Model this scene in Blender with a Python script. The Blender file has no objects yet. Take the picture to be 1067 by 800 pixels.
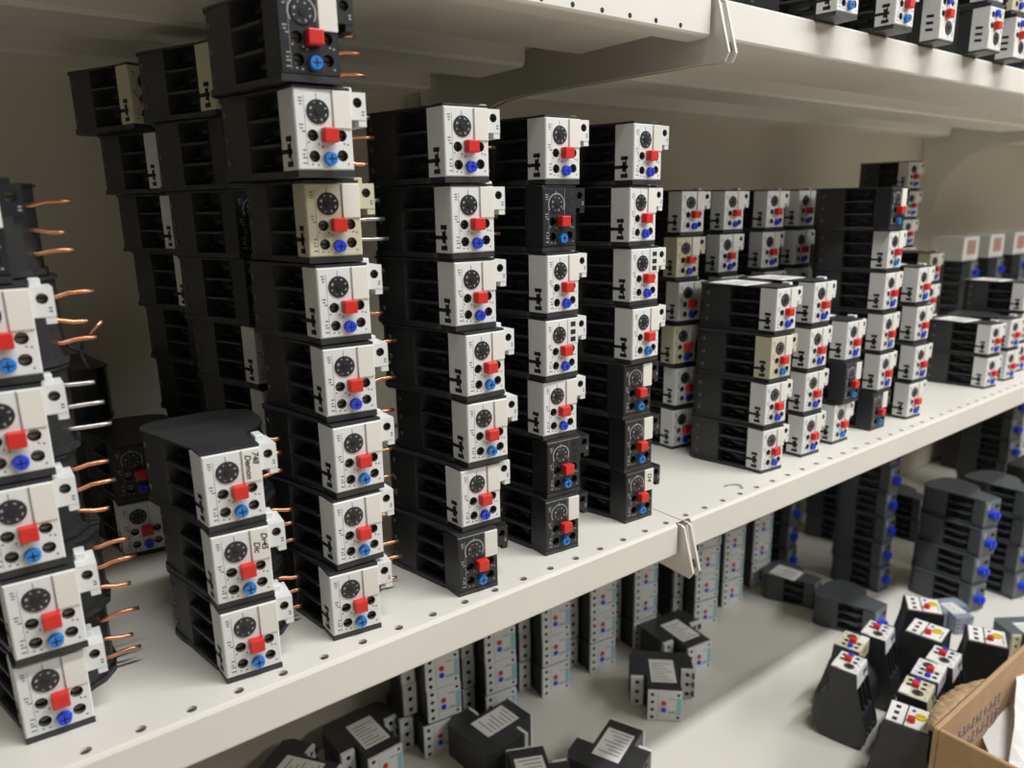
import bpy, bmesh, math, random
from mathutils import Matrix, Vector
random.seed(7)
scene = bpy.context.scene
COL = scene.collection
R = math.radians

# ------------------------------------------------------------------ camera, world, lamps, exposure
cd = bpy.data.cameras.new('camera'); cam = bpy.data.objects.new('camera', cd); COL.objects.link(cam)
right = Vector((0.7953, -0.6059, -0.0175)); down = Vector((-0.1556, -0.1762, -0.9720)); fwd = Vector((0.5858, 0.7758, -0.2345))
m = Matrix((right, -down, -fwd)).transposed().to_4x4(); m.translation = (0, -0.3762, 0.2612)
cam.matrix_world = m
cd.sensor_fit = 'HORIZONTAL'; cd.sensor_width = 36; cd.lens = 774.38 / 1067 * 36
cd.clip_start = 0.01; cd.clip_end = 50
cd.dof.use_dof = True; cd.dof.focus_distance = 0.52; cd.dof.aperture_fstop = 7.5
scene.camera = cam
w = bpy.data.worlds.new('room_air'); scene.world = w; w.use_nodes = True
w.node_tree.nodes['Background'].inputs[0].default_value = (1.0, 0.95, 0.88, 1)
w.node_tree.nodes['Background'].inputs[1].default_value = 0.055
def area(name, loc, rot, sx, sy, power, col):
    l = bpy.data.lights.new(name, 'AREA'); l.shape = 'RECTANGLE'; l.size = sx; l.size_y = sy; l.energy = power; l.color = col
    o = bpy.data.objects.new(name, l); COL.objects.link(o); o.location = loc; o.rotation_euler = rot
area('ceiling_tube_and_fill', (0.75, -0.75, 1.75), (R(4), 0, 0), 1.7, 0.09, 31, (1.0, 1.0, 0.99))
area('ceiling_tube_and_fill', (2.3, -1.7, 1.5), (R(34), 0, R(25)), 2.4, 0.5, 36, (1.0, 0.995, 0.98))  # added fill lamp, set lower and to the right to brighten the right bay
scene.view_settings.view_transform = 'Standard'; scene.view_settings.look = 'None'
scene.view_settings.gamma = 1; scene.view_settings.use_curve_mapping = False
scene.view_settings.exposure = 0.35

# ------------------------------------------------------------------ materials
def mat(name, col, rough=0.45, metal=0.0, var=0.06, scale=60, bump=0.0, bscale=400, spec=0.5):
    m = bpy.data.materials.new(name); m.use_nodes = True; nt = m.node_tree; b = nt.nodes['Principled BSDF']
    b.inputs['Roughness'].default_value = rough; b.inputs['Metallic'].default_value = metal
    b.inputs['Specular IOR Level'].default_value = spec
    tc = nt.nodes.new('ShaderNodeTexCoord'); n = nt.nodes.new('ShaderNodeTexNoise'); n.inputs['Scale'].default_value = scale
    n.inputs['Detail'].default_value = 4
    nt.links.new(tc.outputs['Object'], n.inputs['Vector'])
    r = nt.nodes.new('ShaderNodeValToRGB')
    r.color_ramp.elements[0].position = 0.3; r.color_ramp.elements[1].position = 0.7
    r.color_ramp.elements[0].color = tuple(c * (1 - var) for c in col) + (1,)
    r.color_ramp.elements[1].color = tuple(min(1, c * (1 + var)) for c in col) + (1,)
    nt.links.new(n.outputs['Fac'], r.inputs[0]); nt.links.new(r.outputs[0], b.inputs['Base Color'])
    if bump:
        n2 = nt.nodes.new('ShaderNodeTexNoise'); n2.inputs['Scale'].default_value = bscale
        nt.links.new(tc.outputs['Object'], n2.inputs['Vector'])
        bp = nt.nodes.new('ShaderNodeBump'); bp.inputs['Strength'].default_value = bump; bp.inputs['Distance'].default_value = 0.001
        nt.links.new(n2.outputs['Fac'], bp.inputs['Height']); nt.links.new(bp.outputs[0], b.inputs['Normal'])
    return m
PAINT = mat('cream_shelf_paint', (0.72, 0.70, 0.635), 0.42, var=0.03, scale=9)
WALLP = mat('beige_back_panel_paint', (0.64, 0.60, 0.50), 0.5, var=0.03, scale=5)
RUST = mat('rusty_bracket_edge', (0.16, 0.08, 0.04), 0.8, var=0.4, scale=80)
FLOORM = mat('tan_floor', (0.68, 0.61, 0.49), 0.6, var=0.1, scale=6)
BLACK = mat('black_plastic', (0.034, 0.0345, 0.0355), 0.42, var=0.2, scale=40, bump=0.15, bscale=900)
BLACK2 = mat('black_face_plastic', (0.018, 0.019, 0.022), 0.4, var=0.2, scale=40)
DARK = mat('dark_recess', (0.010, 0.010, 0.010), 0.7)
WHITE = mat('white_plastic', (0.74, 0.75, 0.735), 0.42, var=0.025)
CREAM = mat('yellowed_cream_plastic', (0.62, 0.585, 0.43), 0.42, var=0.03)
IVORY = mat('ivory_label', (0.77, 0.755, 0.69), 0.5, var=0.02)
PAPER = mat('white_label_paper', (0.80, 0.79, 0.76), 0.6, var=0.03)
INK = mat('grey_print', (0.16, 0.16, 0.16), 0.6)
PEN = mat('black_pen_ink', (0.03, 0.03, 0.05), 0.6)
RED = mat('red_plastic', (0.66, 0.028, 0.022), 0.35, var=0.05)
BLUE = mat('blue_plastic', (0.02, 0.06, 0.72), 0.35, var=0.05)
LBLUE = mat('light_blue_plastic', (0.02, 0.21, 0.66), 0.35, var=0.05)
YELLOW = mat('yellow_plastic', (0.80, 0.60, 0.03), 0.35, var=0.05)
COPPER = mat('copper_pin', (0.72, 0.33, 0.18), 0.32, 0.9, var=0.2, scale=150)
TIN = mat('tinned_pin', (0.55, 0.52, 0.50), 0.35, 0.9, var=0.15, scale=150)
STEEL = mat('screw_steel', (0.42, 0.39, 0.34), 0.4, 0.5, var=0.2, scale=200)
HOLEW = mat('shaded_screw_well', (0.12, 0.115, 0.10), 0.6)  # wells are pale plastic; the shade inside is put into this colour
HOLEB = mat('dark_screw_well', (0.012, 0.012, 0.012), 0.6)
DULL = mat('dull_side_screw', (0.14, 0.135, 0.125), 0.6, 0.3)
DIALM = mat('dial_black', (0.022, 0.022, 0.025), 0.35)
TICK = mat('dial_print_white', (0.36, 0.36, 0.37), 0.5)
GREY = mat('dark_grey_plastic', (0.075, 0.085, 0.092), 0.45, var=0.1)
GREY2 = mat('mid_grey_plastic', (0.12, 0.135, 0.145), 0.45, var=0.08)
LGREY = mat('light_blue_grey_plastic', (0.27, 0.31, 0.38), 0.5, var=0.06)
CYAN = mat('pale_cyan_label', (0.30, 0.55, 0.60), 0.5)
CARD = mat('brown_cardboard', (0.46, 0.29, 0.155), 0.8, var=0.08, scale=30, bump=0.2, bscale=120)
TORN = mat('torn_cardboard', (0.40, 0.27, 0.15), 0.9, var=0.25, scale=120, bump=0.6, bscale=300)
PRINT = mat('faded_blue_print', (0.27, 0.22, 0.30), 0.7, var=0.2, scale=200)
TISSUE = mat('white_paper', (0.78, 0.78, 0.77), 0.7, var=0.02)
PINK = mat('faded_red_label', (0.45, 0.26, 0.20), 0.6, var=0.15)

# ------------------------------------------------------------------ mesh helpers
class MB:
    def __init__(s, *mats): s.bm = bmesh.new(); s.mats = list(mats)
    def _tag(s, faces, mi):
        for f in faces: f.material_index = mi
    def box(s, x0, x1, y0, y1, z0, z1, mi=0, bev=0.0, seg=1):
        b = s.bm; n0 = set(b.faces)
        g = bmesh.ops.create_cube(b, size=1.0)['verts']
        for v in g: v.co = ((x0+x1)/2 + v.co.x*(x1-x0), (y0+y1)/2 + v.co.y*(y1-y0), (z0+z1)/2 + v.co.z*(z1-z0))
        if bev: bmesh.ops.bevel(b, geom=list({e for v in g for e in v.link_edges}), offset=bev, segments=seg, affect='EDGES', profile=0.5)
        s._tag([f for f in b.faces if f not in n0], mi)
    def prism(s, poly, z0, z1, mi=0, ax='z'):
        def P(a, b_, c): return {'z': (a, b_, c), 'x': (c, a, b_), 'y': (a, c, b_)}[ax]
        b = s.bm; lo = [b.verts.new(P(x, y, z0)) for x, y in poly]; hi = [b.verts.new(P(x, y, z1)) for x, y in poly]
        fs = [b.faces.new(lo[::-1]), b.faces.new(hi)]; n = len(poly)
        fs += [b.faces.new((lo[i], lo[(i+1) % n], hi[(i+1) % n], hi[i])) for i in range(n)]
        s._tag(fs, mi)
    def cyl(s, p0, p1, r0, r1=None, n=16, mi=0):
        r1 = r0 if r1 is None else r1; p0 = Vector(p0); p1 = Vector(p1); d = (p1-p0).normalized()
        u = d.orthogonal().normalized(); v = d.cross(u); b = s.bm
        A = [b.verts.new(p0 + r0*(math.cos(t)*u + math.sin(t)*v)) for t in [2*math.pi*i/n for i in range(n)]]
        B = [b.verts.new(p1 + r1*(math.cos(t)*u + math.sin(t)*v)) for t in [2*math.pi*i/n for i in range(n)]]
        fs = [b.faces.new(A[::-1]), b.faces.new(B)] + [b.faces.new((A[i], A[(i+1) % n], B[(i+1) % n], B[i])) for i in range(n)]
        s._tag(fs, mi)
    def tube(s, pts, r, n=8, mi=0):
        pts = [Vector(p) for p in pts]; rings = []; b = s.bm
        for i, p in enumerate(pts):
            d = (pts[min(i+1, len(pts)-1)] - pts[max(i-1, 0)]).normalized(); u = d.cross(Vector((0.3, 0.2, 1))).normalized(); v = d.cross(u)
            rings.append([b.verts.new(p + r*(math.cos(2*math.pi*k/n)*u + math.sin(2*math.pi*k/n)*v)) for k in range(n)])
        fs = [b.faces.new(rings[0][::-1]), b.faces.new(rings[-1])]
        for a, c in zip(rings, rings[1:]): fs += [b.faces.new((a[k], a[(k+1) % n], c[(k+1) % n], c[k])) for k in range(n)]
        s._tag(fs, mi)
    def plate_xz(s, x0, x1, z0, z1, y, holes, depth, mi=0, mh=0, n=14):
        """front plate at y facing -y with round holes (cx, cz, r) and hole walls going back"""
        b = s.bm; es = []
        def loop(pts):
            vs = [b.verts.new(p) for p in pts]; return vs, [b.edges.new((vs[i], vs[(i+1) % len(vs)])) for i in range(len(vs))]
        _, e = loop([(x0, y, z0), (x1, y, z0), (x1, y, z1), (x0, y, z1)]); es += e
        rings = []
        for cx, cz, r in holes:
            vs, e = loop([(cx + r*math.cos(2*math.pi*i/n), y, cz + r*math.sin(2*math.pi*i/n)) for i in range(n)]); es += e; rings.append(vs)
        g = bmesh.ops.triangle_fill(b, edges=es, use_beauty=True, normal=(0, -1, 0))['geom']
        s._tag([f for f in g if isinstance(f, bmesh.types.BMFace)], mi)
        for vs in rings:
            bk = [b.verts.new((v.co.x, y + depth, v.co.z)) for v in vs]
            s._tag([b.faces.new((vs[i], vs[(i+1) % n], bk[(i+1) % n], bk[i])) for i in range(n)], mh)
            s._tag([b.faces.new(bk)], mh)
    def mesh(s, name, smooth=False):
        bmesh.ops.recalc_face_normals(s.bm, faces=s.bm.faces)
        me = bpy.data.meshes.new(name); s.bm.to_mesh(me); s.bm.free()
        for m_ in s.mats: me.materials.append(m_)
        if smooth:
            for p in me.polygons: p.use_smooth = True
        return me
def link(name, me, parent=None, loc=None):
    o = bpy.data.objects.new(name, me); COL.objects.link(o)
    if parent: o.parent = parent
    if loc: o.location = loc
    return o
def tag(o, label, cat, group=None, kind=None):
    o['label'] = label; o['category'] = cat
    if group: o['group'] = group
    if kind: o['kind'] = kind
    return o
def empty(name, loc, rz, label, cat, group=None, M=None):
    o = bpy.data.objects.new(name, None); COL.objects.link(o); o.empty_display_size = 0.01
    o.location = loc; o.rotation_euler = (0, 0, R(rz))
    if M: o.rotation_euler = M.to_euler()
    return tag(o, label, cat, group)

# ------------------------------------------------------------------ setting
def struct(name, mb):
    o = link(name, mb.mesh(name)); o['kind'] = 'structure'; return o
b = MB(WALLP); b.box(-2.0, 0.4545, 0.418, 0.43, -0.52, 1.2); b.box(0.4555, 1.7195, 0.418, 0.43, -0.52, 1.2); b.box(1.7205, 4.2, 0.418, 0.43, -0.52, 1.2)
struct('wall_back', b)
b = MB(FLOORM); b.box(-3, 5, -3, 0.43, -0.54, -0.52); struct('floor', b)

# ------------------------------------------------------------------ shelves
HP = 0.02525; HX = 0.1458
def perforated(bm_, x0, x1, y0, y1, z, hy, r, dz):
    xs = [HX + HP*i for i in range(-60, 180) if x0 + r*2 < HX + HP*i < x1 - r*2]
    edges = [x0] + [(a+c)/2 for a, c in zip(xs, xs[1:])] + [x1]; n = 12
    for i, cx in enumerate(xs):
        a, c = edges[i], edges[i+1]
        sq = []; ci = []
        for k in range(n):
            t = 2*math.pi*(k+0.5)/n; dx, dy = math.cos(t), math.sin(t)
            ci.append(bm_.verts.new((cx + r*dx, hy + r*dy, z)))
            sx = ((c-cx) if dx > 0 else (cx-a))/abs(dx); sy = ((y1-hy) if dy > 0 else (hy-y0))/abs(dy); q = min(sx, sy)
            sq.append(bm_.verts.new((cx + q*dx, hy + q*dy, z)))
        corners = {}
        for k in range(n):
            k2 = (k+1) % n
            p, q = sq[k].co, sq[k2].co
            cs = [(X, Y) for X in (a, c) for Y in (y0, y1)]
            extra = None
            on = lambda v: ('x' if min(abs(v.x-a), abs(v.x-c)) < 1e-7 else 'y')
            if on(p) != on(q):
                X = p.x if on(p) == 'x' else q.x; Y = q.y if on(p) == 'x' else p.y
                extra = bm_.verts.new((X, Y, z))
            bm_.faces.new([ci[k], sq[k]] + ([extra] if extra else []) + [sq[k2], ci[k2]])
        lo = [bm_.verts.new((v.co.x, v.co.y, z - dz)) for v in ci]
        for k in range(n): bm_.faces.new((ci[k], ci[(k+1) % n], lo[(k+1) % n], lo[k]))
def shelf(name, x0, x1, t, label, lipspots=False):
    e0, e1 = x0-0.0080, x1+0.0080
    root = empty(name, (0, 0, t), 0, label, 'shelf')
    d = MB(PAINT)
    perforated(d.bm, e0, e1, 0.0025, 0.017, 0.0, 0.0085, 0.0029, 0.0016)
    d.box(e0, e1, 0.017, 0.412, -0.0015, 0.0)
    me = d.mesh('deck'); link('deck', me, root)
    f = MB(PAINT, DARK)   # folded front lip, a rolled profile along x
    prof = [(0.0025, 0.0), (0.0010, -0.0006), (0.0, -0.0022), (0.0, -0.0262), (0.0008, -0.0276), (0.0022, -0.0282), (0.020, -0.0282),
            (0.020, -0.0270), (0.003, -0.0270), (0.0014, -0.0258), (0.0014, -0.0024), (0.0026, -0.0014)]
    f.prism(prof, x0, x1, 0, 'x')
    if lipspots:
        for i in range(-60, 180):
            X = HX + 0.014 + HP*i
            if x0 + 0.01 < X < x1 - 0.01: f.cyl((X, -0.0001, -0.0238), (X, 0.001, -0.0238), 0.0017, n=10, mi=1)
    link('front_lip', f.mesh('front_lip'), root)
    for ya, yb, zb in ((0.028, 0.120, -0.0235), (0.188, 0.264, -0.0225), (0.352, 0.409, -0.0215)):
        r_ = MB(PAINT)
        r_.prism([(ya, -0.0016), (ya+0.001, zb+0.003), (ya+0.004, zb), (yb-0.004, zb), (yb-0.001, zb+0.003), (yb, -0.0016)], x0+0.022, x1-0.022, 0, 'x')
        link('stiffening_rib', r_.mesh('stiffening_rib'), root)
    bp = [(-0.001, -0.0017), (-0.0040, -0.0035), (-0.0150, -0.0400), (-0.0115, -0.0460), (0.02, -0.0445), (0.225, -0.0410), (0.262, -0.0430), (0.295, -0.050), (0.318, -0.060), (0.345, -0.080),
          (0.366, -0.105), (0.382, -0.14), (0.388, -0.175), (0.417, -0.175), (0.417, -0.0017)]
    for xa, sgn in ((x0, -1), (x1, 1)):
        xs = xa + sgn*0.0032; xe = xs + sgn*0.0022
        k = MB(PAINT, RUST); k.prism(bp, min(xs, xe), max(xs, xe), 0, 'x')
        xi = xe + sgn*0.0022
        k.prism([(-0.0015, -0.004), (-0.0080, -0.032), (0.0, -0.032), (0.0, -0.004)], min(xe, xi), max(xe, xi), 0, 'x')
        k.prism([(-0.0100, -0.032), (-0.0120, -0.038), (0.0, -0.038), (0.0, -0.032)], min(xe, xi), max(xe, xi), 1, 'x')
        link('shelf_bracket', k.mesh('shelf_bracket'), root)
    return root
JX = 0.4630; X1 = 1.7225
shelf('shelf_board', -0.790, JX-0.0085, 0, 'cream metal shelf at mid height carrying the tall relay stacks, left of the joint')
shelf('shelf_board', JX+0.0085, X1-0.0085, 0, 'cream metal shelf at mid height carrying the shorter relay stacks, right of the joint')
shelf('shelf_board', X1+0.0085, 2.98, 0, 'cream metal shelf at mid height in the blurred far bay')
UX = 0.4780
shelf('shelf_board', -0.775, UX-0.0085, 0.4050, 'upper cream metal shelf overhead, above the tall relay stacks', True)
shelf('shelf_board', UX+0.0085, X1-0.0085, 0.4050, 'upper cream metal shelf with relays overhanging its front edge')
shelf('shelf_board', X1+0.0085, 2.98, 0.4050, 'upper cream metal shelf in the blurred far bay')
for x0, x1, lab in ((-0.79, JX-0.002, 'cream base shelf at the bottom left with contactors'), (JX+0.002, X1-0.002, 'cream base shelf at the bottom right with black relays'), (X1+0.002, 2.98, 'cream base shelf at the far right end')):
    root = empty('base_shelf', (0, 0, -0.4), 0, lab, 'shelf')
    k = MB(PAINT); k.box(x0, x1, -0.105, 0.415, -0.012, 0, bev=0.0015); link('deck', k.mesh('deck'), root)
    k = MB(PAINT); k.box(x0, x1, -0.09, -0.08, -0.12, -0.0125); link('kick_plate', k.mesh('kick_plate'), root)

# ------------------------------------------------------------------ overload relay
W, H = 0.0308, 0.0452
OUT = [(0.0, 0.0005), (W, 0.0005), (W, 0.030), (0.0335, 0.032), (0.040, 0.036), (0.046, 0.045), (0.048, 0.060), (0.046, 0.078), (0.036, 0.086),
       (0.020, 0.088), (0.002, 0.087), (-0.010, 0.0845), (-0.0165, 0.079), (-0.0185, 0.072), (-0.016, 0.062), (-0.0125, 0.052), (-0.003, 0.019), (-0.0015, 0.0165)]
CORE = [(0.004, 0.016), (W-0.001, 0.016), (W-0.001, 0.030), (0.0385, 0.037), (0.0445, 0.046), (0.0465, 0.060), (0.0445, 0.077), (0.035, 0.085),
        (0.020, 0.087), (0.002, 0.086), (-0.0095, 0.0835), (-0.0155, 0.0785), (-0.0173, 0.072), (-0.0150, 0.062), (-0.0108, 0.0470), (0.002, 0.0470), (0.006, 0.024)]
def housing(mt, screw):
    k = MB(mt, screw)
    k.prism(OUT, 0.0, 0.0033); k.prism(OUT, H-0.0014, H)
    k.prism(CORE, 0.0033, H-0.0014)
    fin = [(0.002, 0.0175), (0.010, 0.0175), (0.010, 0.0475), (-0.0105, 0.0475), (-0.0030, 0.0195)]
    for z in (0.0160, 0.0295): k.prism(fin, z, z+0.0016)
    for z in (0.0065, 0.020, 0.0335):   # hook shaped terminal clamps in the bays
        k.box(-0.003, 0.004, 0.036, 0.0472, z, z+0.0012); k.box(0.0005, 0.003, 0.025, 0.037, z+0.003, z+0.0055)
    for z in (0.010, 0.0228, 0.0362): k.cyl((-0.0172, 0.0690, z), (-0.0120, 0.0690, z), 0.0019, n=10, mi=1)
    return k.mesh('housing')
def cover(mt, black=False):
    k = MB(mt, DARK, TICK if black else INK, HOLEB if black else HOLEW); z0, z1 = 0.0035, H-0.0016; c = 0.0007
    holes = [(0.0090, 0.0207, 0.0030), (0.0092, 0.0103, 0.0030), (0.0246, 0.0210, 0.0030), (0.0246, 0.0108, 0.0030)]
    k.plate_xz(c, W-c, z0+c, z1-c, 0.0, holes, 0.0055, 0, 3)
    b = k.bm
    A = [(c, 0, z0+c), (W-c, 0, z0+c), (W-c, 0, z1-c), (c, 0, z1-c)]; B = [(0, c, z0), (W, c, z0), (W, c, z1), (0, c, z1)]
    C = [(-0.0022, 0.017, z0), (W, 0.017, z0), (W, 0.017, z1), (-0.0022, 0.017, z1)]
    for P, Q in ((A, B), (B, C)):
        for i in range(4):
            j = (i+1) % 4; b.faces.new([b.verts.new(p) for p in (P[i], P[j], Q[j], Q[i])])
    b.faces.new([b.verts.new(p) for p in C])
    if not black:   # slots on the left side
        def slot(ya, yb, za, zb):
            xo = lambda y: -0.0022*(y-c)/(0.017-c) - 0.00012
            b_ = k.bm; pts = [(xo(ya), ya, za), (xo(yb), yb, za), (xo(yb), yb, zb), (xo(ya), ya, zb)]
            f = b_.faces.new([b_.verts.new(p) for p in pts]); f.material_index = 1
        slot(0.0050, 0.0172, 0.0118, 0.0142); slot(0.0066, 0.0102, 0.0096, 0.0168); slot(0.0052, 0.0115, 0.0180, 0.0207); slot(0.0052, 0.0115, 0.0052, 0.0080); slot(0.0064, 0.0074, 0.0060, 0.0200)
        for za, zb in ((0.0335, 0.0360), (0.0275, 0.0300), (0.0215, 0.0240)):
            f = k.bm.faces.new([k.bm.verts.new(p) for p in ((W+0.0001, 0.0055, za), (W+0.0001, 0.0125, za-0.0006), (W+0.0001, 0.0125, zb-0.0006), (W+0.0001, 0.0055, zb))]); f.material_index = 1
    d = lambda x0, x1, za, zb, mi=2: k.box(x0, x1, -0.00008, 0.0003, za, zb, mi)
    d(0.0053, 0.0055, 0.0055, 0.040)
    rng = random.Random(3)
    for z in (0.0385, 0.0370, 0.0355, 0.0255, 0.0238, 0.0222, 0.0130, 0.0108, 0.0092, 0.0065):
        x = 0.0022 + rng.random()*0.0012; d(x, x+0.0012+rng.random()*0.0012, z, z+0.0007)
    for x, z in ((0.0062, 0.0168), (0.0115, 0.0160), (0.0135, 0.0148), (0.0075, 0.0058), (0.0105, 0.0055), (0.0275, 0.0160), (0.0255, 0.0165), (0.0272, 0.0062), (0.0205, 0.0255)):
        d(x, x+0.0009, z, z+0.0009)
    d(0.0119, 0.0123, 0.0386, 0.0415); d(0.0200, 0.0202, 0.0250, 0.043)
    if black:
        for i in range(40):   # white scale ring printed round the dial
            t = R(-30 + 240*i/39); cx, cz = 0.0125 + 0.0071*math.cos(t), 0.0325 + 0.0071*math.sin(t)
            k.box(cx-0.0004, cx+0.0004, -0.0001, 0.0003, cz-0.0004, cz+0.0004, 2)
    return k.mesh('front_cover')
def dial(black=False):
    k = MB(DIALM, TICK, DARK); cx, cz, r = 0.0125, 0.0325, 0.0062
    k.cyl((cx, 0.0, cz), (cx, -0.0006, cz), r, r-0.0003, 24)
    for i in range(8):
        t = R(22 + 45*i); a, c_ = math.cos(t), math.sin(t); q0, q1 = 0.0036 + 0.0004*(i % 3), 0.0050 - 0.0003*(i % 2); wd = (0.0003, 0.00062, 0.0004, 0.0007)[i % 4]
        p = [(cx + a*q0 - c_*wd, cz + c_*q0 + a*wd), (cx + a*q0 + c_*wd, cz + c_*q0 - a*wd), (cx + a*q1 + c_*wd, cz + c_*q1 - a*wd), (cx + a*q1 - c_*wd, cz + c_*q1 + a*wd)]
        f = k.bm.faces.new([k.bm.verts.new((x, -0.00066, z)) for x, z in p]); f.material_index = 1
    k.cyl((cx, -0.0005, cz), (cx, -0.0011, cz), 0.0019, 0.0017, 14)
    k.box(cx-0.0016, cx+0.0016, -0.0012, -0.0010, cz-0.00025, cz+0.00025, 2); k.box(cx-0.00025, cx+0.00025, -0.0012, -0.0010, cz-0.0016, cz+0.0016, 2)
    return k.mesh('dial')
def make_meshes(var):
    cov = {'white': WHITE, 'cream': CREAM, 'black': BLACK2, 'grey': GREY2}[var]
    D = {}
    D['housing'] = housing(GREY if var == 'grey' else BLACK, DULL); D['front_cover'] = cover(cov, var in ('black', 'grey'))
    D['dial'] = dial()
    k = MB(RED); k.box(0.0134, 0.0214, -0.0054, 0.0005, 0.0172, 0.0246, bev=0.0007, seg=2); D['reset_button'] = k.mesh('reset_button')
    for nm, mm in (('blue', BLUE), ('light_blue', LBLUE)):
        k = MB(mm, DARK); k.cyl((0.0176, 0.0, 0.0092), (0.0176, -0.0028, 0.0092), 0.0036, 0.0032, 18)
        k.box(0.0155, 0.0197, -0.0030, -0.0026, 0.0089, 0.0095, 1); k.box(0.0173, 0.0179, -0.0030, -0.0026, 0.0071, 0.0113, 1); D[nm] = k.mesh('blue_knob')
    k = MB(IVORY); k.box(0.0206, W-0.0002, -0.0008, 0.0004, 0.0246, H-0.0019, bev=0.0003); D['label_plate'] = k.mesh('label_plate')
    k = MB(cov, DARK); k.box(0.0206, W-0.0002, -0.0003, 0.0004, 0.0246, H-0.0019, bev=0.0002)
    for z in (0.0265, 0.0318, 0.0375): k.box(0.0232, 0.0278, -0.0005, 0, z, z+0.0034, 1)
    D['slot_panel'] = k.mesh('slot_panel')
    k = MB(cov, DARK, TICK if var == 'black' else INK, HOLEB if var == 'black' else HOLEW); x0, x1, y0, z0, z1 = 0.0309, 0.0400, 0.0012, 0.0295, H-0.0018
    k.plate_xz(x0, x1, z0, z1, y0, [(0.0352, 0.0382, 0.0026)], 0.005, 0, 3)
    k.box(x0, x1, y0+0.0002, 0.020, z0, z1) if False else None
    for P in ([(x0, z0), (x1, z0)], [(x1, z0), (x1, z1)], [(x1, z1), (x0, z1)], [(x0, z1), (x0, z0)]):
        (a, za), (c_, zc) = P; k.bm.faces.new([k.bm.verts.new(p) for p in ((a, y0, za), (c_, y0, zc), (c_, 0.020, zc), (a, 0.020, za))])
    k.bm.faces.new([k.bm.verts.new(p) for p in ((x0, 0.02, z0), (x1, 0.02, z0), (x1, 0.02, z1), (x0, 0.02, z1))])
    k.box(0.0356, x1, y0+0.0003, 0.019, 0.0262, 0.0297); k.box(0.0313, 0.0362, 0.010, 0.019, H-0.0020, H+0.0018, bev=0.0004)
    for z in (0.0318, 0.0333): k.box(0.0374, 0.0388, y0-0.0001, y0+0.0002, z, z+0.0008, 2)
    D['terminal_tab'] = k.mesh('terminal_tab')
    k = MB(STEEL, DARK); k.cyl((0, 0, 0), (0, 0.0008, 0), 0.0025, n=12); k.box(-0.0021, 0.0021, -0.0002, 0.0002, -0.0003, 0.0003, 1); D['screw'] = k.mesh('screw')
    for q, mm in enumerate((COPPER, TIN)):
        for j in range(3):
            rr = random.Random(q*10+j); L = (0.060, 0.057, 0.062)[j]; dz = (rr.random()-0.5)*0.004
            for kind, tip in (('long', L), ('mid', 0.0545), ('short', 0.0525)):
                k = MB(mm); k.tube([(0.036, 0.043, 0), (0.044, 0.043, 0), (0.050, 0.0425, dz), ((0.050+tip)/2, 0.0423, dz*1.1), (tip, 0.042, dz)], 0.00125, 9)
                D[('pin', kind, q, j)] = k.mesh('contact_pin', True)
    k = MB(PAPER, INK); k.box(-0.0105, 0.0285, 0.030, 0.074, H, H+0.0004)
    for i in range(6):
        x = -0.006 + 0.005*i; k.box(x, x+0.0012, 0.036, 0.068 - 0.006*(i % 3), H+0.0003, H+0.0005, 1)
    D['rating_label'] = k.mesh('rating_label')
    return D
MS = {v: make_meshes(v) for v in ('white', 'cream', 'black', 'grey')}
HOLES = ((0.0090, 0.0207), (0.0092, 0.0103), (0.0246, 0.0210), (0.0246, 0.0108))
def relay(loc, rz, label, group, var='white', knob='blue', lab=True, pins='long', tin=(0, 0, 0), full=True, sticker=False, M=None, name='overload_relay', cat='relay', scale=(1, 1, 1), tab=True):
    D = MS[var]; root = empty(name, loc, rz, label, cat, group, M)
    root.scale = scale
    link('housing', D['housing'], root); link('front_cover', D['front_cover'], root); link('dial', D['dial'], root)
    link('reset_button', D['reset_button'], root)
    link('blue_knob', D[knob], root)
    lp = link('label_plate' if lab else 'slot_panel', D['label_plate' if lab else 'slot_panel'], root)
    tb = link('terminal_tab', D['terminal_tab'], root) if tab else None
    if full:
        for x, z in HOLES: link('screw', D['screw'], root, (x, 0.0040, z))
        if tb: link('screw', D['screw'], tb, (0.0352, 0.0052, 0.0382))
    if pins:
        for j, z in enumerate((0.0105, 0.0225, 0.0345)): link('contact_pin', D[('pin', pins, tin[j], (j + int(abs(loc[0]*1000))) % 3)], root, (0, 0, z))
    if sticker: link('rating_label', D['rating_label'], root)
    return root, lp
def handwriting(lp, lines, size=0.0062):
    for (txt, x, z) in lines:
        c = bpy.data.curves.new('handwriting', 'FONT'); c.body = txt; c.size = size; c.shear = 0.25; c.offset = 0.00012
        o = bpy.data.objects.new('handwriting', c); COL.objects.link(o)
        bpy.context.view_layer.update()
        me = bpy.data.meshes.new_from_object(o.evaluated_get(bpy.context.evaluated_depsgraph_get())); bpy.data.objects.remove(o)
        me.materials.clear(); me.materials.append(PEN)
        q = link('handwriting', me, lp); q.location = (x, -0.0009, z)
        q.rotation_euler = Matrix(((0, 1, 0), (0, 0, -1), (-1, 0, 0))).to_euler()
ORD = ['bottom', 'second up', 'third up', 'fourth up', 'fifth up', 'sixth up', 'seventh up', 'eighth up']
FACE = {'white': 'white-faced', 'cream': 'yellowed cream-faced', 'black': 'black-faced'}
def stack(rows, desc, group, variants, h=0.0455, knobs=None, nolab=(), pins='long', full=True, sticker_top=False, tins=(), top_word=True):
    out = []
    for k, (x, y, yaw) in enumerate(rows):
        v = variants[k]; n = len(rows)
        pos = 'topmost' if (k == n-1 and n > 1) else ORD[k]
        lab = f'{FACE[v]} overload relay, {pos} in {desc}'
        out.append(relay((x, y, k*h), yaw, lab, group, v, (knobs or {}).get(k, 'blue'), k not in nolab, pins, (1, 1, 1) if k in tins else ((0, 1, 0) if (k*7) % 5 == 1 else (0, 0, 0)), full, sticker_top and k == n-1))
    return out
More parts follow.
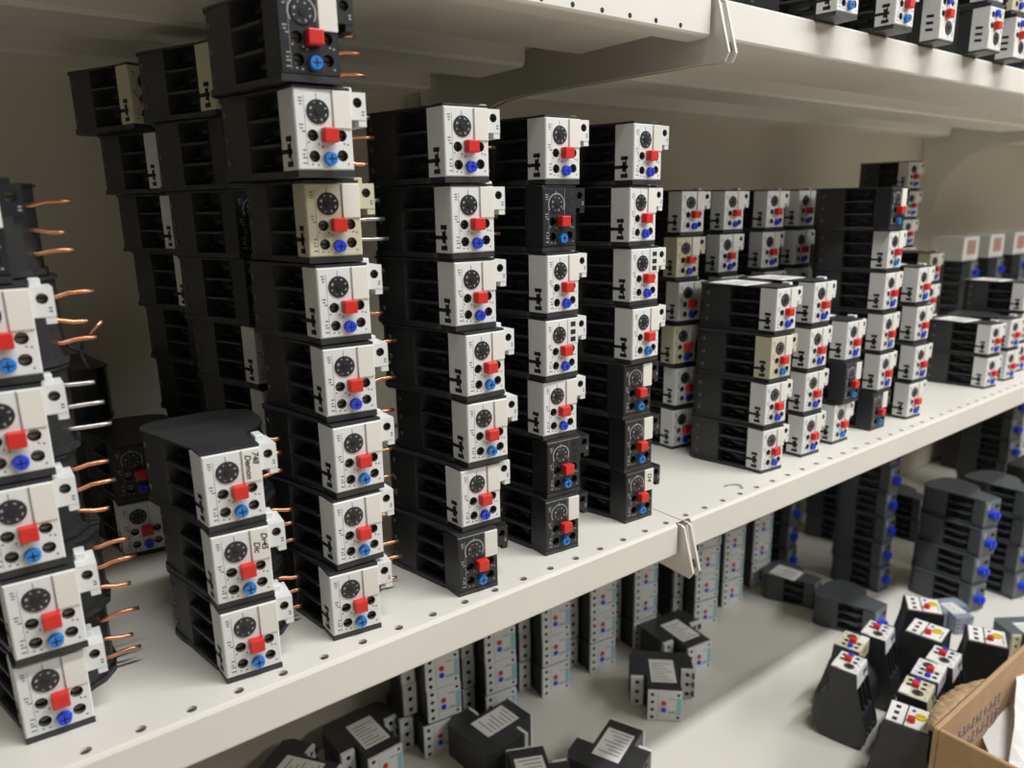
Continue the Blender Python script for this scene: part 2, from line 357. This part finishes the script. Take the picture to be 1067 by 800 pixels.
w8 = ['white']*8
A_ = stack([(-0.0033, 0.0308, -3.0), (-0.0012, 0.0262, -2.8), (-0.0042, 0.0275, -1.0), (-0.0022, 0.0290, -1.5), (-0.0005, 0.0300, -1.0), (-0.006, 0.0330, -3)],
      'the stack cut by the left photo edge', 'relays stacked at the left edge', ['white', 'white', 'white', 'white', 'white', 'black'], 0.0461,
      {1: 'light_blue', 2: 'light_blue', 4: 'light_blue'}, tins=(3,))
r_, r0 = A_[4][0], Vector((-0.0005, 0.0300, 4*0.0461))
bpy.context.view_layer.update()
k = MB(DARK, COPPER)
for pts, mi in (([(0.0360, 0.085, 0.2120), (0.0409, 0.085, 0.2087), (0.0445, 0.085, 0.1969), (0.0472, 0.085, 0.1903), (0.0523, 0.085, 0.1875)], 0),
                ([(0.0535, 0.080, 0.1790), (0.0522, 0.085, 0.1860), (0.0535, 0.085, 0.1910), (0.0562, 0.085, 0.1955)], 0), ([(0.0562, 0.085, 0.1955), (0.0609, 0.085, 0.1998), (0.0647, 0.085, 0.2031)], 1)):
    k.tube([Vector(p) - r0 for p in pts], 0.0011, 7, mi)
link('loose_wire', k.mesh('loose_wire', True), r_)
B = stack([(0.0920, 0.0173, -6.5), (0.0922, 0.0189, -6.4), (0.0928, 0.0200, -2.6)], 'the low stack of three near the left', 'relays in the low stack of three',
      w8, knobs={0: 'light_blue', 1: 'light_blue', 2: 'light_blue'}, pins='mid')
handwriting(B[2][1], [('748', 0.0264, 0.0415), ('Demon', 0.0222, 0.0405)], 0.0045)
handwriting(B[1][1], [('Dr45', 0.0264, 0.0405), ('Dic', 0.0222, 0.0360)], 0.0046)
stack([(0.1574, 0.0195, -8.2), (0.1632, 0.0191, -2.4), (0.1662, 0.0184, -2.1), (0.1658, 0.0232, -6.6), (0.1662, 0.0240, -3.6), (0.1640, 0.0260, -8.0), (0.1545, 0.0080, -3.0), (0.1490, 0.0060, -4.0)],
      'the tallest stack, left of centre', 'relays in the tallest stack', ['white']*5 + ['cream', 'white', 'black'], 0.0462,
      {0: 'light_blue', 1: 'light_blue', 2: 'light_blue', 6: 'light_blue', 7: 'light_blue'}, tins=(5,))
D_ = stack([(0.2470, 0.0147, -5.5), (0.2525, 0.0165, -3.4), (0.2573, 0.0136, -4.6), (0.2571, 0.0121, 1.0), (0.2531, 0.0163, -2.0), (0.2519, 0.0156, -3.5), (0.2478, 0.0140, -3.7)],
      'the seven-high stack just right of the tallest', 'relays in the stack right of the tallest', ['black'] + ['white']*6, 0.0458, {0: 'light_blue', 2: 'light_blue', 3: 'light_blue'})
stack([(0.3321, 0.0244, -5.8), (0.3351, 0.0257, -4.7), (0.3327, 0.0267, -3.6), (0.3329, 0.0236, 0.5), (0.3339, 0.0230, 2.5), (0.3335, 0.0270, 0.1), (0.3356, 0.0260, -1.0)],
      'the centre seven-high stack, second right of the tallest', 'relays in the centre stack', ['black', 'black', 'white', 'white', 'white', 'black', 'white'], 0.0457,
      {0: 'light_blue', 1: 'light_blue', 5: 'light_blue'}, nolab=(3, 1, 5))
F_ = stack([(0.4209, 0.0275, -2.8), (0.4182, 0.0269, -2.0), (0.4160, 0.0272, -1.5), (0.4199, 0.0229, 1.2), (0.4196, 0.0256, -0.6), (0.4188, 0.0272, 3.0), (0.4201, 0.0256, 0.8)],
      'the seven-high stack standing at the shelf joint', 'relays in the stack at the shelf joint', ['black', 'black', 'black', 'white', 'white', 'white', 'white'], 0.0457,
      {0: 'light_blue', 1: 'light_blue', 2: 'light_blue', 3: 'light_blue'}, nolab=(4,), pins='short')
handwriting(F_[0][1], [('D4', 0.0238, 0.0400)], 0.0060)
G4 = dict(pins='short')
stack([(0.6071, 0.0257, -5.2), (0.6095, 0.0269, -4.9), (0.6120, 0.0261, -3.8), (0.6175, 0.0273, -3.1)], 'the first front stack right of the joint', 'relays in the first front stack right of the joint',
      ['white', 'white', 'cream', 'white'], knobs={2: 'light_blue'}, sticker_top=True, **G4)
stack([(0.6799, 0.0276, -3.0), (0.6802, 0.0290, -3.3), (0.6815, 0.0284, -1.5), (0.6870, 0.0312, -1.5)], 'the second front stack right of the joint', 'relays in the second front stack right of the joint',
      w8, sticker_top=True, **G4)
stack([(0.7430, 0.0301, -1.5), (0.7484, 0.0246, -0.3), (0.7483, 0.0265, 0.3)], 'the third front stack right of the joint', 'relays in the third front stack right of the joint', ['white', 'black', 'white'], knobs={1: 'light_blue', 0: 'light_blue'}, sticker_top=True, **G4)
stack([(0.8213, 0.0285, -1.4), (0.8242, 0.0263, -0.2), (0.8238, 0.0269, 0.5), (0.8266, 0.0303, -0.6), (0.8266, 0.0309, -0.7), (0.8190, 0.0288, -0.7)], 'the fourth front stack right of the joint', 'relays in the fourth front stack right of the joint',
      ['black', 'white', 'white', 'white', 'white', 'black'], knobs={0: 'light_blue', 2: 'light_blue', 4: 'light_blue', 5: 'light_blue'}, **G4)
stack([(0.8988, 0.0247, -4.3), (0.9023, 0.0238, -3.2), (0.9106, 0.0307, -2.6), (0.9135, 0.0350, -2.2)], 'the fifth front stack right of the joint', 'relays in the fifth front stack right of the joint', w8, sticker_top=True, **G4)
for i, (xb, xt) in enumerate(((0.5985, 0.5975), (0.6740, 0.6716), (0.7560, 0.7480), (0.8250, 0.8110))):
    nm = ['first', 'second', 'third', 'fourth'][i]
    stack([(xb + (xt-xb)*k/5 + (0.003 if k % 2 else 0), 0.131 + (0.002 if k in (2, 4) else 0) + 0.004*(i > 0), -7.5 if i == 0 else -4) for k in range(6)],
          f'the {nm} rear stack right of the joint', f'relays in the {nm} rear stack right of the joint', ['white', 'white', 'cream' if i == 0 else 'white', 'white', 'cream' if i == 0 else 'white', 'white'], pins=None)
stack([(1.1268, 0.0269, -6.8), (1.1285, 0.0283, -6.8)], 'the low front pair at far right', 'relays in the low front pair at far right', w8, sticker_top=True, **G4)
stack([(1.197, 0.028, -5), (1.199, 0.029, -5)], 'the low pair just behind the front pair at far right', 'relays in the second low pair at far right', w8, pins='short')
stack([(1.270, 0.040, -4), (1.272, 0.040, -4), (1.268, 0.040, -4)], 'the three-high stack beside the right photo edge', 'relays in the stack beside the right edge', w8, sticker_top=True, **G4)
stack([(1.150, 0.130, -4), (1.151, 0.129, -4), (1.150, 0.128, -4), (1.158, 0.131, -4)], 'the blurred rear stack of four at far right', 'relays in the rear stack of four at far right', ['white', 'white', 'white', 'cream'], pins=None)
stack([(1.128+0.001*k, 0.232, -5) for k in range(6)], 'the blurred six-high stack by the back panel', 'relays in the blurred six-high rear stack', ['cream']*6, pins=None)
stack([(1.262+0.002*(k % 2), 0.225, -10) for k in range(7)], 'the blurred seven-high stack by the back panel', 'relays in the blurred seven-high rear stack', w8[:7], pins=None)
# dark stacks in the shade behind the tallest one
stack([(0.170, 0.139, 3), (0.169, 0.139, 3), (0.167, 0.139, 3), (0.165, 0.139, 3), (0.163, 0.139, 5), (0.161, 0.139, 5), (0.1585, 0.139, 6), (0.1555, 0.139, 8)],
      'the shaded stack behind the tallest one', 'relays in the shaded stack behind the tallest', ['white', 'white', 'white', 'white', 'black', 'black', 'black', 'cream'], 0.0458, nolab=(4, 5, 6), pins=None)
stack([(0.164, 0.250, 4), (0.162, 0.250, 4), (0.159, 0.250, 4), (0.156, 0.249, 4), (0.152, 0.250, 4), (0.147, 0.248, 5), (0.141, 0.247, 6), (0.128, 0.246, 8)],
      'the shaded leaning stack nearest the back panel', 'relays in the shaded leaning stack', ['black', 'black', 'black', 'black', 'white', 'white', 'white', 'cream'], 0.0458, nolab=(0, 1, 2, 3), pins=None)
stack([(0.078, 0.226, -6), (0.079, 0.226, -6)], 'the shaded pair behind the low stack of three', 'relays in the shaded pair', ['white', 'black'], nolab=(1,), pins=None)
for k in range(3):
    relay((0.085 + 0.004*k, 0.395, 0.0455*k), 170, f'black relay turned away, {("bottom", "second up", "topmost")[k]} in the dark stack by the back panel at left', 'relays turned away by the back panel', 'black', lab=False, pins=None)
# relays overhanging the front of the upper shelf
def flip(yaw): return Matrix.Rotation(R(yaw), 3, 'Z') @ Matrix.Rotation(math.pi, 3, 'Y')
U = [(0.604, -0.018, False, 'white', 'white-faced relay on the upper shelf edge, nearest the joint'),
     (0.692, -0.021, False, 'white', 'white-faced relay with blue knob on the upper shelf edge, second from the joint'),
     (0.781, -0.019, True, 'white', 'upside-down white-faced relay on the upper shelf edge, third from the joint'),
     (0.877, -0.024, True, 'white', 'upside-down white-faced relay on the upper shelf edge, fourth from the joint'),
     (0.953, -0.020, True, 'white', 'upside-down white-faced relay on the upper shelf edge, fifth from the joint'),
     (1.045, 0.002, False, 'black', 'black-faced relay on the upper shelf edge, at the right photo edge')]
for x, y, fl, v, lab in U:
    if fl: relay((x+W, y, 0.4050+H), 0, lab, 'relays on the upper shelf edge', v, 'blue', True, None, M=flip(-2), tab=False)
    else: relay((x, y, 0.4050), -2, lab, 'relays on the upper shelf edge', v, 'light_blue', True, None)

for q, (x, y, fl, v, lab) in enumerate(U):
    o5 = ['first', 'second', 'third', 'fourth', 'fifth', 'sixth'][q]
    relay((x + (0.004 if q % 2 else -0.002), y + 0.006, 0.4050 + 0.0455), -3, f'white-faced relay, second layer on the upper shelf edge, {o5} from the joint', 'second layer of relays on the upper shelf', 'cream' if q == 4 else 'white', 'light_blue' if q % 2 else 'blue', True, None)
for q in range(9):
    for k in range(3):
        o5 = ['first', 'second', 'third', 'fourth', 'fifth', 'sixth', 'seventh', 'eighth', 'ninth'][q]
        relay((0.56 + 0.075*q, 0.112, 0.4050 + 0.0455*k), -3, f'black-faced relay, {ORD[k]} in the {o5} rear stack on the upper shelf', f'relays in the {o5} rear stack on the upper shelf', 'black', lab=False, pins=None, full=False)

# ------------------------------------------------------------------ relays standing on their backs on the base shelf
ZT = -0.4 + 0.0885*1.15
def standing(A, Bp, flipped, **kw):
    A = Vector((A[0], A[1], 0)); Bp = Vector((Bp[0], Bp[1], 0)); d = (A-Bp) if flipped else (Bp-A); d.normalize()
    y = Vector((0, 0, -1)); z = d.cross(y); M = Matrix((d, y, z)).transposed()
    o = (Bp - z*H) if flipped else A
    return (o.x, o.y, ZT), M
ST = [((0.795, 0.040), (0.802, 0.006), True, 'white', 'white-topped relay standing on its back, nearest the open deck at left'),
      ((0.841, 0.058), (0.847, 0.026), False, 'cream', 'cream-topped relay standing on its back, behind the nearest standing one'),
      ((0.893, 0.050), (0.899, 0.020), True, 'white', 'white-topped relay standing on its back, third along the left row'),
      ((0.808, -0.038), (0.815, -0.070), True, 'cream', 'cream-topped relay standing on its back, nearest one of the row by the box'),
      ((0.854, -0.032), (0.860, -0.064), False, 'white', 'white-topped relay standing on its back, middle of the row by the box'),
      ((0.899, -0.028), (0.904, -0.060), True, 'white', 'white-topped relay standing on its back, far one of the row by the box')]
for A, Bp, fl, v, lab in ST:
    loc, M = standing(A, Bp, fl)
    relay(loc, 0, lab, 'relays standing on their backs', v, 'blue', True, None, M=M, scale=(1, 1.15, 1), tab=False)
# larger black relays with white top panels and a yellow knob
def yellow_relay(A, Bp, label, h=0.100):
    A = Vector((A[0], A[1], 0)); Bp = Vector((Bp[0], Bp[1], 0)); d = (Bp-A).normalized(); y = Vector((0, 0, -1)); z = d.cross(y)
    root = empty('thermal_relay', (A.x, A.y, -0.4 + h), 0, label, 'relay', 'black relays with yellow knobs', Matrix((d, y, z)).transposed()); root.scale = (1, 0.1/0.087, 1)
    for nm, me in YM.items():
        if nm == 'knob_hole': continue
        link(nm, me, root)
YM = {}
k = MB(BLACK); oo = [(0.0, 0.0), (0.046, 0.0), (0.046, 0.026), (0.056, 0.040), (0.060, 0.088-0.001), (-0.012, 0.088-0.001), (-0.012, 0.062), (-0.002, 0.020)]
k.prism(oo, 0, 0.003); k.prism(oo, 0.042, 0.045); k.prism([(x*0.96+0.001, y_) for x, y_ in oo], 0.003, 0.042)
YM['housing'] = k.mesh('housing')
k = MB(PAPER, DARK); k.box(0.002, 0.019, -0.0012, 0.0002, 0.003, 0.042, bev=0.0004)
for z in (0.009, 0.021, 0.033): k.box(0.008, 0.013, -0.0014, 0, z-0.003, z+0.003, 1)
YM['terminal_panel'] = k.mesh('terminal_panel')
k = MB(PAPER, INK); k.box(0.0205, 0.044, -0.0012, 0.0002, 0.003, 0.042, bev=0.0004); k.box(0.040, 0.041, -0.0014, 0, 0.008, 0.03, 1); YM['dial_panel'] = k.mesh('dial_panel')
k = MB(RED); k.cyl((0.026, 0, 0.013), (0.026, -0.006, 0.013), 0.0042, 0.0038, 18); YM['red_button'] = k.mesh('red_button')
k = MB(YELLOW, DARK); k.cyl((0.034, 0, 0.025), (0.034, -0.003, 0.025), 0.0062, 0.0056, 20); k.box(0.030, 0.038, -0.0032, -0.0028, 0.0246, 0.0254, 1); YM['yellow_knob'] = k.mesh('yellow_knob')
k = MB(BLUE); k.cyl((0.026, 0, 0.034), (0.026, -0.002, 0.034), 0.002, n=12); YM['blue_button'] = k.mesh('blue_button')
yellow_relay((0.750, -0.052), (0.762, -0.094), 'black relay with white panels and yellow knob, standing nearest the box corner')
yellow_relay((0.944, 0.018), (0.951, -0.028), 'black relay with white panels and yellow knob, behind the row by the box')
yellow_relay((0.985, -0.044), (1.004, -0.086), 'black relay with white panels and yellow knob, farthest right above the box edge')
yellow_relay((1.000, 0.040), (1.024, 0.001), 'black relay with yellow knob, at the back of the standing group')

# ------------------------------------------------------------------ contactors
CL, CD = 0.085, 0.088
def contactor_meshes(body, face):
    D = {}
    k = MB(body); k.prism([(0.0, 0.032), (0.021, 0.032), (0.021, 0.003), (0.064, 0.003), (0.064, 0.052), (CL, 0.052), (CL, CD-0.010), (CL-0.006, CD), (0.006, CD), (0, CD-0.010)], 0.0, 0.045)
    for z in (0.009, 0.0225, 0.036):
        k.box(-0.0012, 0.002, 0.045, 0.062, z-0.0035, z+0.0035); k.box(CL-0.002, CL+0.0012, 0.045, 0.062, z-0.0035, z+0.0035)
    D['housing'] = k.mesh('housing')
    k = MB(face, DARK, INK); k.plate_xz(0.0205, 0.0645, 0.0008, 0.0442, 0.0, [(0.0262, z, 0.0025) for z in (0.006, 0.017, 0.028, 0.039)] + [(0.0595, z, 0.002) for z in (0.006, 0.039)], 0.003, 0, 1, 10)
    k.box(0.0205, 0.0645, 0.0002, 0.0075, 0.0008, 0.0442) if False else None
    x0, x1, z0, z1 = 0.0205, 0.0645, 0.0008, 0.0442
    for P in ([(x0, z0), (x1, z0)], [(x1, z0), (x1, z1)], [(x1, z1), (x0, z1)], [(x0, z1), (x0, z0)]):
        (a, za), (c_, zc) = P; k.bm.faces.new([k.bm.verts.new(p) for p in ((a, 0, za), (c_, 0, zc), (c_, 0.0035, zc), (a, 0.0035, za))])
    for z in (0.012, 0.014, 0.033): k.box(0.047, 0.056, -0.0002, 0.0001, z, z+0.0008, 2)
    k.box(0.0335, 0.0338, -0.0002, 0.0001, 0.003, 0.042, 2)
    D['face_cover'] = k.mesh('face_cover')
    for q, xa, yf in (('left', 0.0, 0.0275), ('right', CL-0.0165, 0.048)):
        k = MB(face, DARK); xb = xa + 0.0165
        k.plate_xz(xa, xb, 0.0008, 0.0442, yf, [((xa+xb)/2, z, 0.0029) for z in (0.008, 0.0225, 0.037)], 0.003, 0, 1, 10)
        for P in ([(xa, .0008), (xb, .0008)], [(xb, .0008), (xb, .0442)], [(xb, .0442), (xa, .0442)], [(xa, .0442), (xa, .0008)]):
            (a, za), (c_, zc) = P; k.bm.faces.new([k.bm.verts.new(p) for p in ((a, yf, za), (c_, yf, zc), (c_, yf+.0065, zc), (a, yf+.0065, za))])
        D['terminal_block_'+q] = k.mesh('terminal_block')
    k = MB(RED); k.cyl((0.041, 0.0002, 0.0265), (0.041, -0.0015, 0.0265), 0.0034, 0.003, 14); D['red_indicator'] = k.mesh('red_indicator')
    k = MB(BLUE); k.cyl((0.041, 0.0002, 0.0170), (0.041, -0.0015, 0.0170), 0.0036, 0.0032, 14); D['blue_indicator'] = k.mesh('blue_indicator')
    k = MB(CYAN); k.box(0.0575, 0.0635, -0.0004, 0.0003, 0.010, 0.034); D['cyan_label'] = k.mesh('cyan_label')
    k = MB(PAPER, INK); k.box(0.026, 0.059, 0.018, 0.068, 0.045, 0.0454)
    for i in range(7):
        y_ = 0.022 + 0.006*i; k.box(0.029, 0.055 - 0.005*(i % 3), y_, y_+0.0013, 0.0453, 0.0455, 1)
    D['rating_label'] = k.mesh('rating_label')
    return D
CM = contactor_meshes(BLACK, WHITE)
def contactor(loc, rz, label, group, sticker=True, name='contactor', Dm=None, M=None):
    Dm = Dm or CM; root = empty(name, loc, rz, label, 'contactor', group, M)
    for nm in ('housing', 'face_cover', 'red_indicator', 'blue_indicator', 'cyan_label'): link(nm, Dm[nm], root)
    link('terminal_block', Dm['terminal_block_left'], root); link('terminal_block', Dm['terminal_block_right'], root)
    if sticker: link('rating_label', Dm['rating_label'], root)
    return root
def cstack(x, y, yaw, n, desc, group):
    for k in range(n):
        pos = 'topmost' if k == n-1 else ORD[k]
        contactor((x - 0.0205 + (0.002 if k % 2 else 0) - (0.006 if k == 0 and x < 0.4 else 0), y + (0.0015 if k % 3 == 1 else 0), -0.4 + 0.0456*k), yaw, f'white-faced contactor, {pos} in {desc}', group, k == n-1)
for i, x in enumerate((0.385, 0.472, 0.566, 0.655, 0.746)):
    nm = ['nearest', 'second', 'third', 'fourth', 'fifth'][i]
    cstack(x, 0.318, -8 if i < 4 else -5, 5, f'the {nm} contactor stack below the middle shelf', f'contactors in the {nm} stack below')
cstack(0.862, 0.300, -12, 4, 'the jumbled stack below the shelf joint', 'contactors in the jumbled stack below')
cstack(0.950, 0.312, -8, 5, 'the shaded stack just right of the joint, below', 'contactors in the shaded stack right of the joint')
cstack(1.040, 0.318, -6, 5, 'the second shaded stack right of the joint, below', 'contactors in the second shaded stack right of the joint')
def loose(cx, cy, yaw, label, z=-0.4, tilt=None):
    a = R(yaw); c_, s_ = math.cos(a), math.sin(a); lx, ly = 0.0425, 0.043
    return contactor((cx - c_*lx + s_*ly, cy - s_*lx - c_*ly, z), yaw, label, 'loose contactors lying on the base shelf')
loose(0.232, 0.345, 35, 'loose contactor lying label-up, leftmost under the shelf lip')
loose(0.322, 0.352, 2, 'loose contactor lying label-up against the back panel')
loose(0.454, 0.272, 95, 'loose contactor lying label-up, in front of the second contactor stack')
loose(0.436, 0.176, 154, 'loose contactor lying label-up with face turned away, bottom centre')
loose(0.538, 0.152, 112, 'loose contactor lying label-up at the bottom, right of centre')
loose(0.690, 0.212, -43, 'loose contactor lying label-up with its white front towards the viewer')
loose(0.785, 0.262, -8, 'loose contactor lying label-up behind the one facing the viewer')
loose(0.120, 0.300, -20, 'loose contactor mostly hidden under the shelf lip at bottom left')

# dark grey contactors with blue knobs: bigger than the relays, same stepped outline
k = MB(BLUE, DARK); k.cyl((0.0155, 0.0, 0.022), (0.0155, -0.008, 0.022), 0.0072, 0.0064, 20); k.box(0.0145, 0.0165, -0.0095, -0.008, 0.016, 0.028, 0); KNOB = k.mesh('rotary_knob')
GH = MS['grey']
k = MB(GREY2, DARK, LGREY); k.box(0.0, W, 0.0, 0.017, 0.0035, H-0.0016, bev=0.0008)
for z in (0.010, 0.034): k.box(0.020, 0.027, -0.0003, 0, z-0.003, z+0.003, 1)
k.box(0.004, 0.010, -0.0003, 0, 0.030, 0.040, 2); GFACE = k.mesh('front_cover')
def grey(loc, yaw, label, group, s=(1, 1, 1), sticker=False, name='grey_contactor'):
    root = empty(name, loc, yaw, label, 'contactor', group); root.scale = s
    link('housing', GH['housing'], root); link('front_cover', GFACE, root); link('rotary_knob', KNOB, root)
    if sticker: link('rating_label', GH['rating_label'], root)
    return root
def gstack(x, y, yaw, n, desc, group, s=(1, 1, 1), dx=0.0, sticker=False):
    for k in range(n):
        grey((x + dx*k, y + 0.002*(k % 2), -0.4 + 0.0455*s[2]*k), yaw, f'dark grey contactor, {"topmost" if k == n-1 else ORD[k]} in {desc}', group, s, sticker and k == n-1)
gstack(1.195, 0.172, -4, 6, 'the grey stack at centre right, below', 'grey contactors in the centre right stack')
gstack(1.243, 0.048, -14, 4, 'the big grey pile at right with blue knobs', 'grey contactors in the big pile', (1.2, 1.2, 1.04), dx=0.006)
gstack(1.345, 0.020, -14, 4, 'the grey pile at the right photo edge', 'grey contactors at the right edge', (1.2, 1.2, 1.04), dx=0.002)
gstack(1.138, 0.312, 0, 5, 'the dark stack with blue knobs, below the shelf', 'grey contactors in the dark stack')
gstack(1.330, 0.305, 0, 5, 'the dark stack behind the grey stack, below', 'grey contactors behind the grey stack')
gstack(1.440, 0.220, -10, 2, 'the dark low pair deep under the right bay', 'grey contactors in the dark low pair')
gstack(1.760, 0.190, -14, 6, 'the tall dark stack at the far end, below', 'grey contactors in the tall dark far stack', (1.2, 1.2, 1.1))
grey((1.060, 0.212, -0.4), 8, 'single dark grey contactor with pale label on top, lying on the base shelf', 'single grey contactors', (1, 1, 1), True)
grey((1.046, 0.104, -0.4), 0, 'single dark grey contactor with blue knob, lying in front of the grey stack', 'single grey contactors', (1.25, 1.1, 1.1))
CG = contactor_meshes(LGREY, LGREY)
contactor((1.150, 0.040, -0.4), -30, 'light blue-grey contactor lying by the grey pile', 'mixed contactors by the box', True, Dm=CG).scale = (0.65,)*3
CC = contactor_meshes(GREY2, CREAM)
contactor((1.150, -0.060, -0.4), -35, 'cream-faced contactor lying between black relays and grey pile', 'mixed contactors by the box', True, Dm=CC).scale = (0.8,)*3
contactor((1.235, -0.105, -0.4), -30, 'light grey contactor lying at the right edge above the box', 'mixed contactors by the box', True, Dm=CG).scale = (0.8,)*3
for i in range(5):
    x = 1.93 + 0.120*i
    for k in range(5):
        contactor((x, 0.305, -0.4 + 0.0456*k), -2, f'blurred pale contactor, {"topmost" if k == 4 else ORD[k]} in the {["first", "second", "third", "fourth", "fifth"][i]} far stack below', f'pale contactors in far stack {["one", "two", "three", "four", "five"][i]}', k == 4)
for i in range(3):
    for k in range(4):
        contactor((1.50 + 0.13*i, 0.02 - 0.02*i, -0.4 + 0.0456*k), 0, f'pale contactor, {"topmost" if k == 3 else ORD[k]} in the {["near", "middle", "far"][i]} stack beyond the grey pile', f'pale contactors in the {["near", "middle", "far"][i]} stack beyond the pile', k == 3)

# ------------------------------------------------------------------ blurred goods at the far end of the middle shelf
for i in range(4):
    x = 1.62 + 0.125*i
    for k in range(3):
        grey((x, 0.255, 0.0455*k), 0, f'black device, {["bottom", "second up", "topmost"][k]} in the {["first", "second", "third", "fourth"][i]} far stack under pale boxes', 'black devices under the pale boxes', name='black_device')
    bx = empty('small_carton', (x - 0.012, 0.268, 0.1365), -3, f'small pale box with faded red print, {["first", "second", "third", "fourth"][i]} along the far black row', 'box', 'small pale boxes at the far end')
    k = MB(WHITE); k.box(0, 0.062, 0, 0.06, 0, 0.047, bev=0.001); link('carton', k.mesh('carton'), bx)
    k = MB(PINK); k.box(0.014, 0.048, -0.0006, 0.0004, 0.012, 0.040); link('printed_label', k.mesh('printed_label'), bx)

# ------------------------------------------------------------------ cardboard box with paper
bx = empty('cardboard_box', (0.712, -0.117, -0.52), 0, 'open brown cardboard box with faded blue print and torn rim, bottom right corner', 'box')
BH, BL_, BW = 0.270, 0.42, 0.30
def wall(name, x0, x1, y0, y1):
    k = MB(CARD); k.box(x0, x1, y0, y1, 0, BH, bev=0.0012); link(name, k.mesh(name), bx)
k = MB(CARD); k.box(0.004, BL_-0.004, -BW+0.004, -0.004, 0.001, 0.006); link('box_bottom', k.mesh('box_bottom'), bx)
wall('side_wall', 0, BL_, -0.005, 0); wall('side_wall', 0, 0.005, -BW, -0.0052); wall('side_wall', 0.0052, BL_, -BW, -BW+0.005); wall('side_wall', BL_-0.005, BL_, -BW+0.0052, -0.0052)
k = MB(TORN); rr = random.Random(5); n = 60
bmf = k.bm; rows = []
for j in range(5):
    row = []
    for i in range(n):
        t = i/(n-1); ww = 0.019*(max(0.0, math.sin(math.pi*t))**0.5) * (0.93 + 0.14*rr.random()) + 0.0006
        a = R(35)*(1 - j/4*0.5); q = ww*j/4
        row.append(bmf.verts.new((0.004 + 0.125*t, 0.0005 + q*math.cos(a) + 0.001, BH - 0.003 + q*math.sin(a)*0.25 - 0.006*(j/4)**2 + 0.0010*(rr.random()-0.5)*(j > 0))))
    rows.append(row)
for a, c_ in zip(rows, rows[1:]):
    for i in range(n-1): bmf.faces.new((a[i], a[i+1], c_[i+1], c_[i]))
fl = link('torn_flap', k.mesh('torn_flap'), bx); sm = fl.modifiers.new('thickness', 'SOLIDIFY'); sm.thickness = 0.004
k = MB(PRINT)   # faded, unreadable blue lettering and logo on the inner face
def bar(x0, x1, z0, z1): k.box(x0, x1, -0.0056, -0.0050, z0, z1)
zz = BH
rb = random.Random(11)
for r_, (z_, hh) in enumerate(((zz-0.030, 0.011), (zz-0.048, 0.013))):
    x = 0.030 + 0.010*r_
    while x < 0.165:
        wd = 0.005 + 0.005*rb.random()
        bar(x, x+0.0014, z_-hh, z_); t_ = rb.random()
        if t_ < 0.6: bar(x, x+wd, z_-0.0014, z_)
        if t_ > 0.3: bar(x, x+wd, z_-hh*0.55, z_-hh*0.55+0.0013)
        if t_ > 0.5: bar(x+wd-0.0014, x+wd, z_-hh, z_-hh*0.5)
        if t_ < 0.45: bar(x, x+wd, z_-hh, z_-hh+0.0013)
        x += wd + 0.004
k.cyl((0.046, -0.0050, zz-0.076), (0.046, -0.0056, zz-0.076), 0.009, n=24)
link('blue_print', k.mesh('blue_print'), bx)
def crumple(name, x, y, z, sx, sy, seed, label):
    rr = random.Random(seed); k = MB(TISSUE); n = 12
    ph = [rr.random()*6 for _ in range(6)]
    g = [[k.bm.verts.new((sx*(i/n-0.5), sy*(j/n-0.5), 0.012*math.sin(5*i/n+ph[0]) * math.cos(4*j/n+ph[1]) + 0.008*abs(math.sin(9*i/n+5*j/n+ph[2])) + 0.004*rr.random())) for j in range(n+1)] for i in range(n+1)]
    for i in range(n):
        for j in range(n): k.bm.faces.new((g[i][j], g[i+1][j], g[i+1][j+1], g[i][j+1]))
    o = link(name, k.mesh(name), None, (x, y, z)); o.rotation_euler = (R(8), R(-6), R(20*seed)); o.modifiers.new('thickness', 'SOLIDIFY').thickness = 0.0006
    tag(o, label, 'paper', 'papers in the cardboard box')
k = MB(TISSUE); rr = random.Random(9); n = 14; g = []
for i in range(n+1):
    g.append([k.bm.verts.new((0.722 + 0.40*i/n, -0.408 + 0.282*j/n, -0.392 + 0.010*math.sin(1.7*i + 0.9*j) + 0.008*rr.random())) for j in range(n+1)])
for i in range(n):
    for j in range(n): k.bm.faces.new((g[i][j], g[i+1][j], g[i+1][j+1], g[i][j+1]))
rim = [g[i][0] for i in range(n+1)] + [g[n][j] for j in range(1, n+1)] + [g[i][n] for i in range(n-1, -1, -1)] + [g[0][j] for j in range(n-1, 0, -1)]
bot = [k.bm.verts.new((v.co.x, v.co.y, -0.5135)) for v in rim]
for i in range(len(rim)): k.bm.faces.new((rim[i], rim[(i+1) % len(rim)], bot[(i+1) % len(rim)], bot[i]))
k.bm.faces.new(bot)
tag(link('packing_paper', k.mesh('packing_paper')), 'crushed white packing paper filling the cardboard box', 'paper', kind='stuff')
crumple('crumpled_paper', 0.870, -0.215, -0.318, 0.20, 0.15, 1, 'crumpled white paper on top inside the cardboard box')
crumple('crumpled_paper', 0.850, -0.220, -0.345, 0.24, 0.17, 2, 'crumpled white paper lower inside the cardboard box')
k = MB(STEEL); k.tube([(0.5523, 0.0270, 0.0012), (0.5590, 0.0268, 0.0012), (0.5640, 0.0240, 0.0012), (0.5655, 0.0190, 0.0012), (0.5612, 0.0133, 0.0012)], 0.0006, 6)
tag(link('wire_scrap', k.mesh('wire_scrap', True)), 'tiny curled scrap of wire lying on the shelf right of the joint', 'wire')
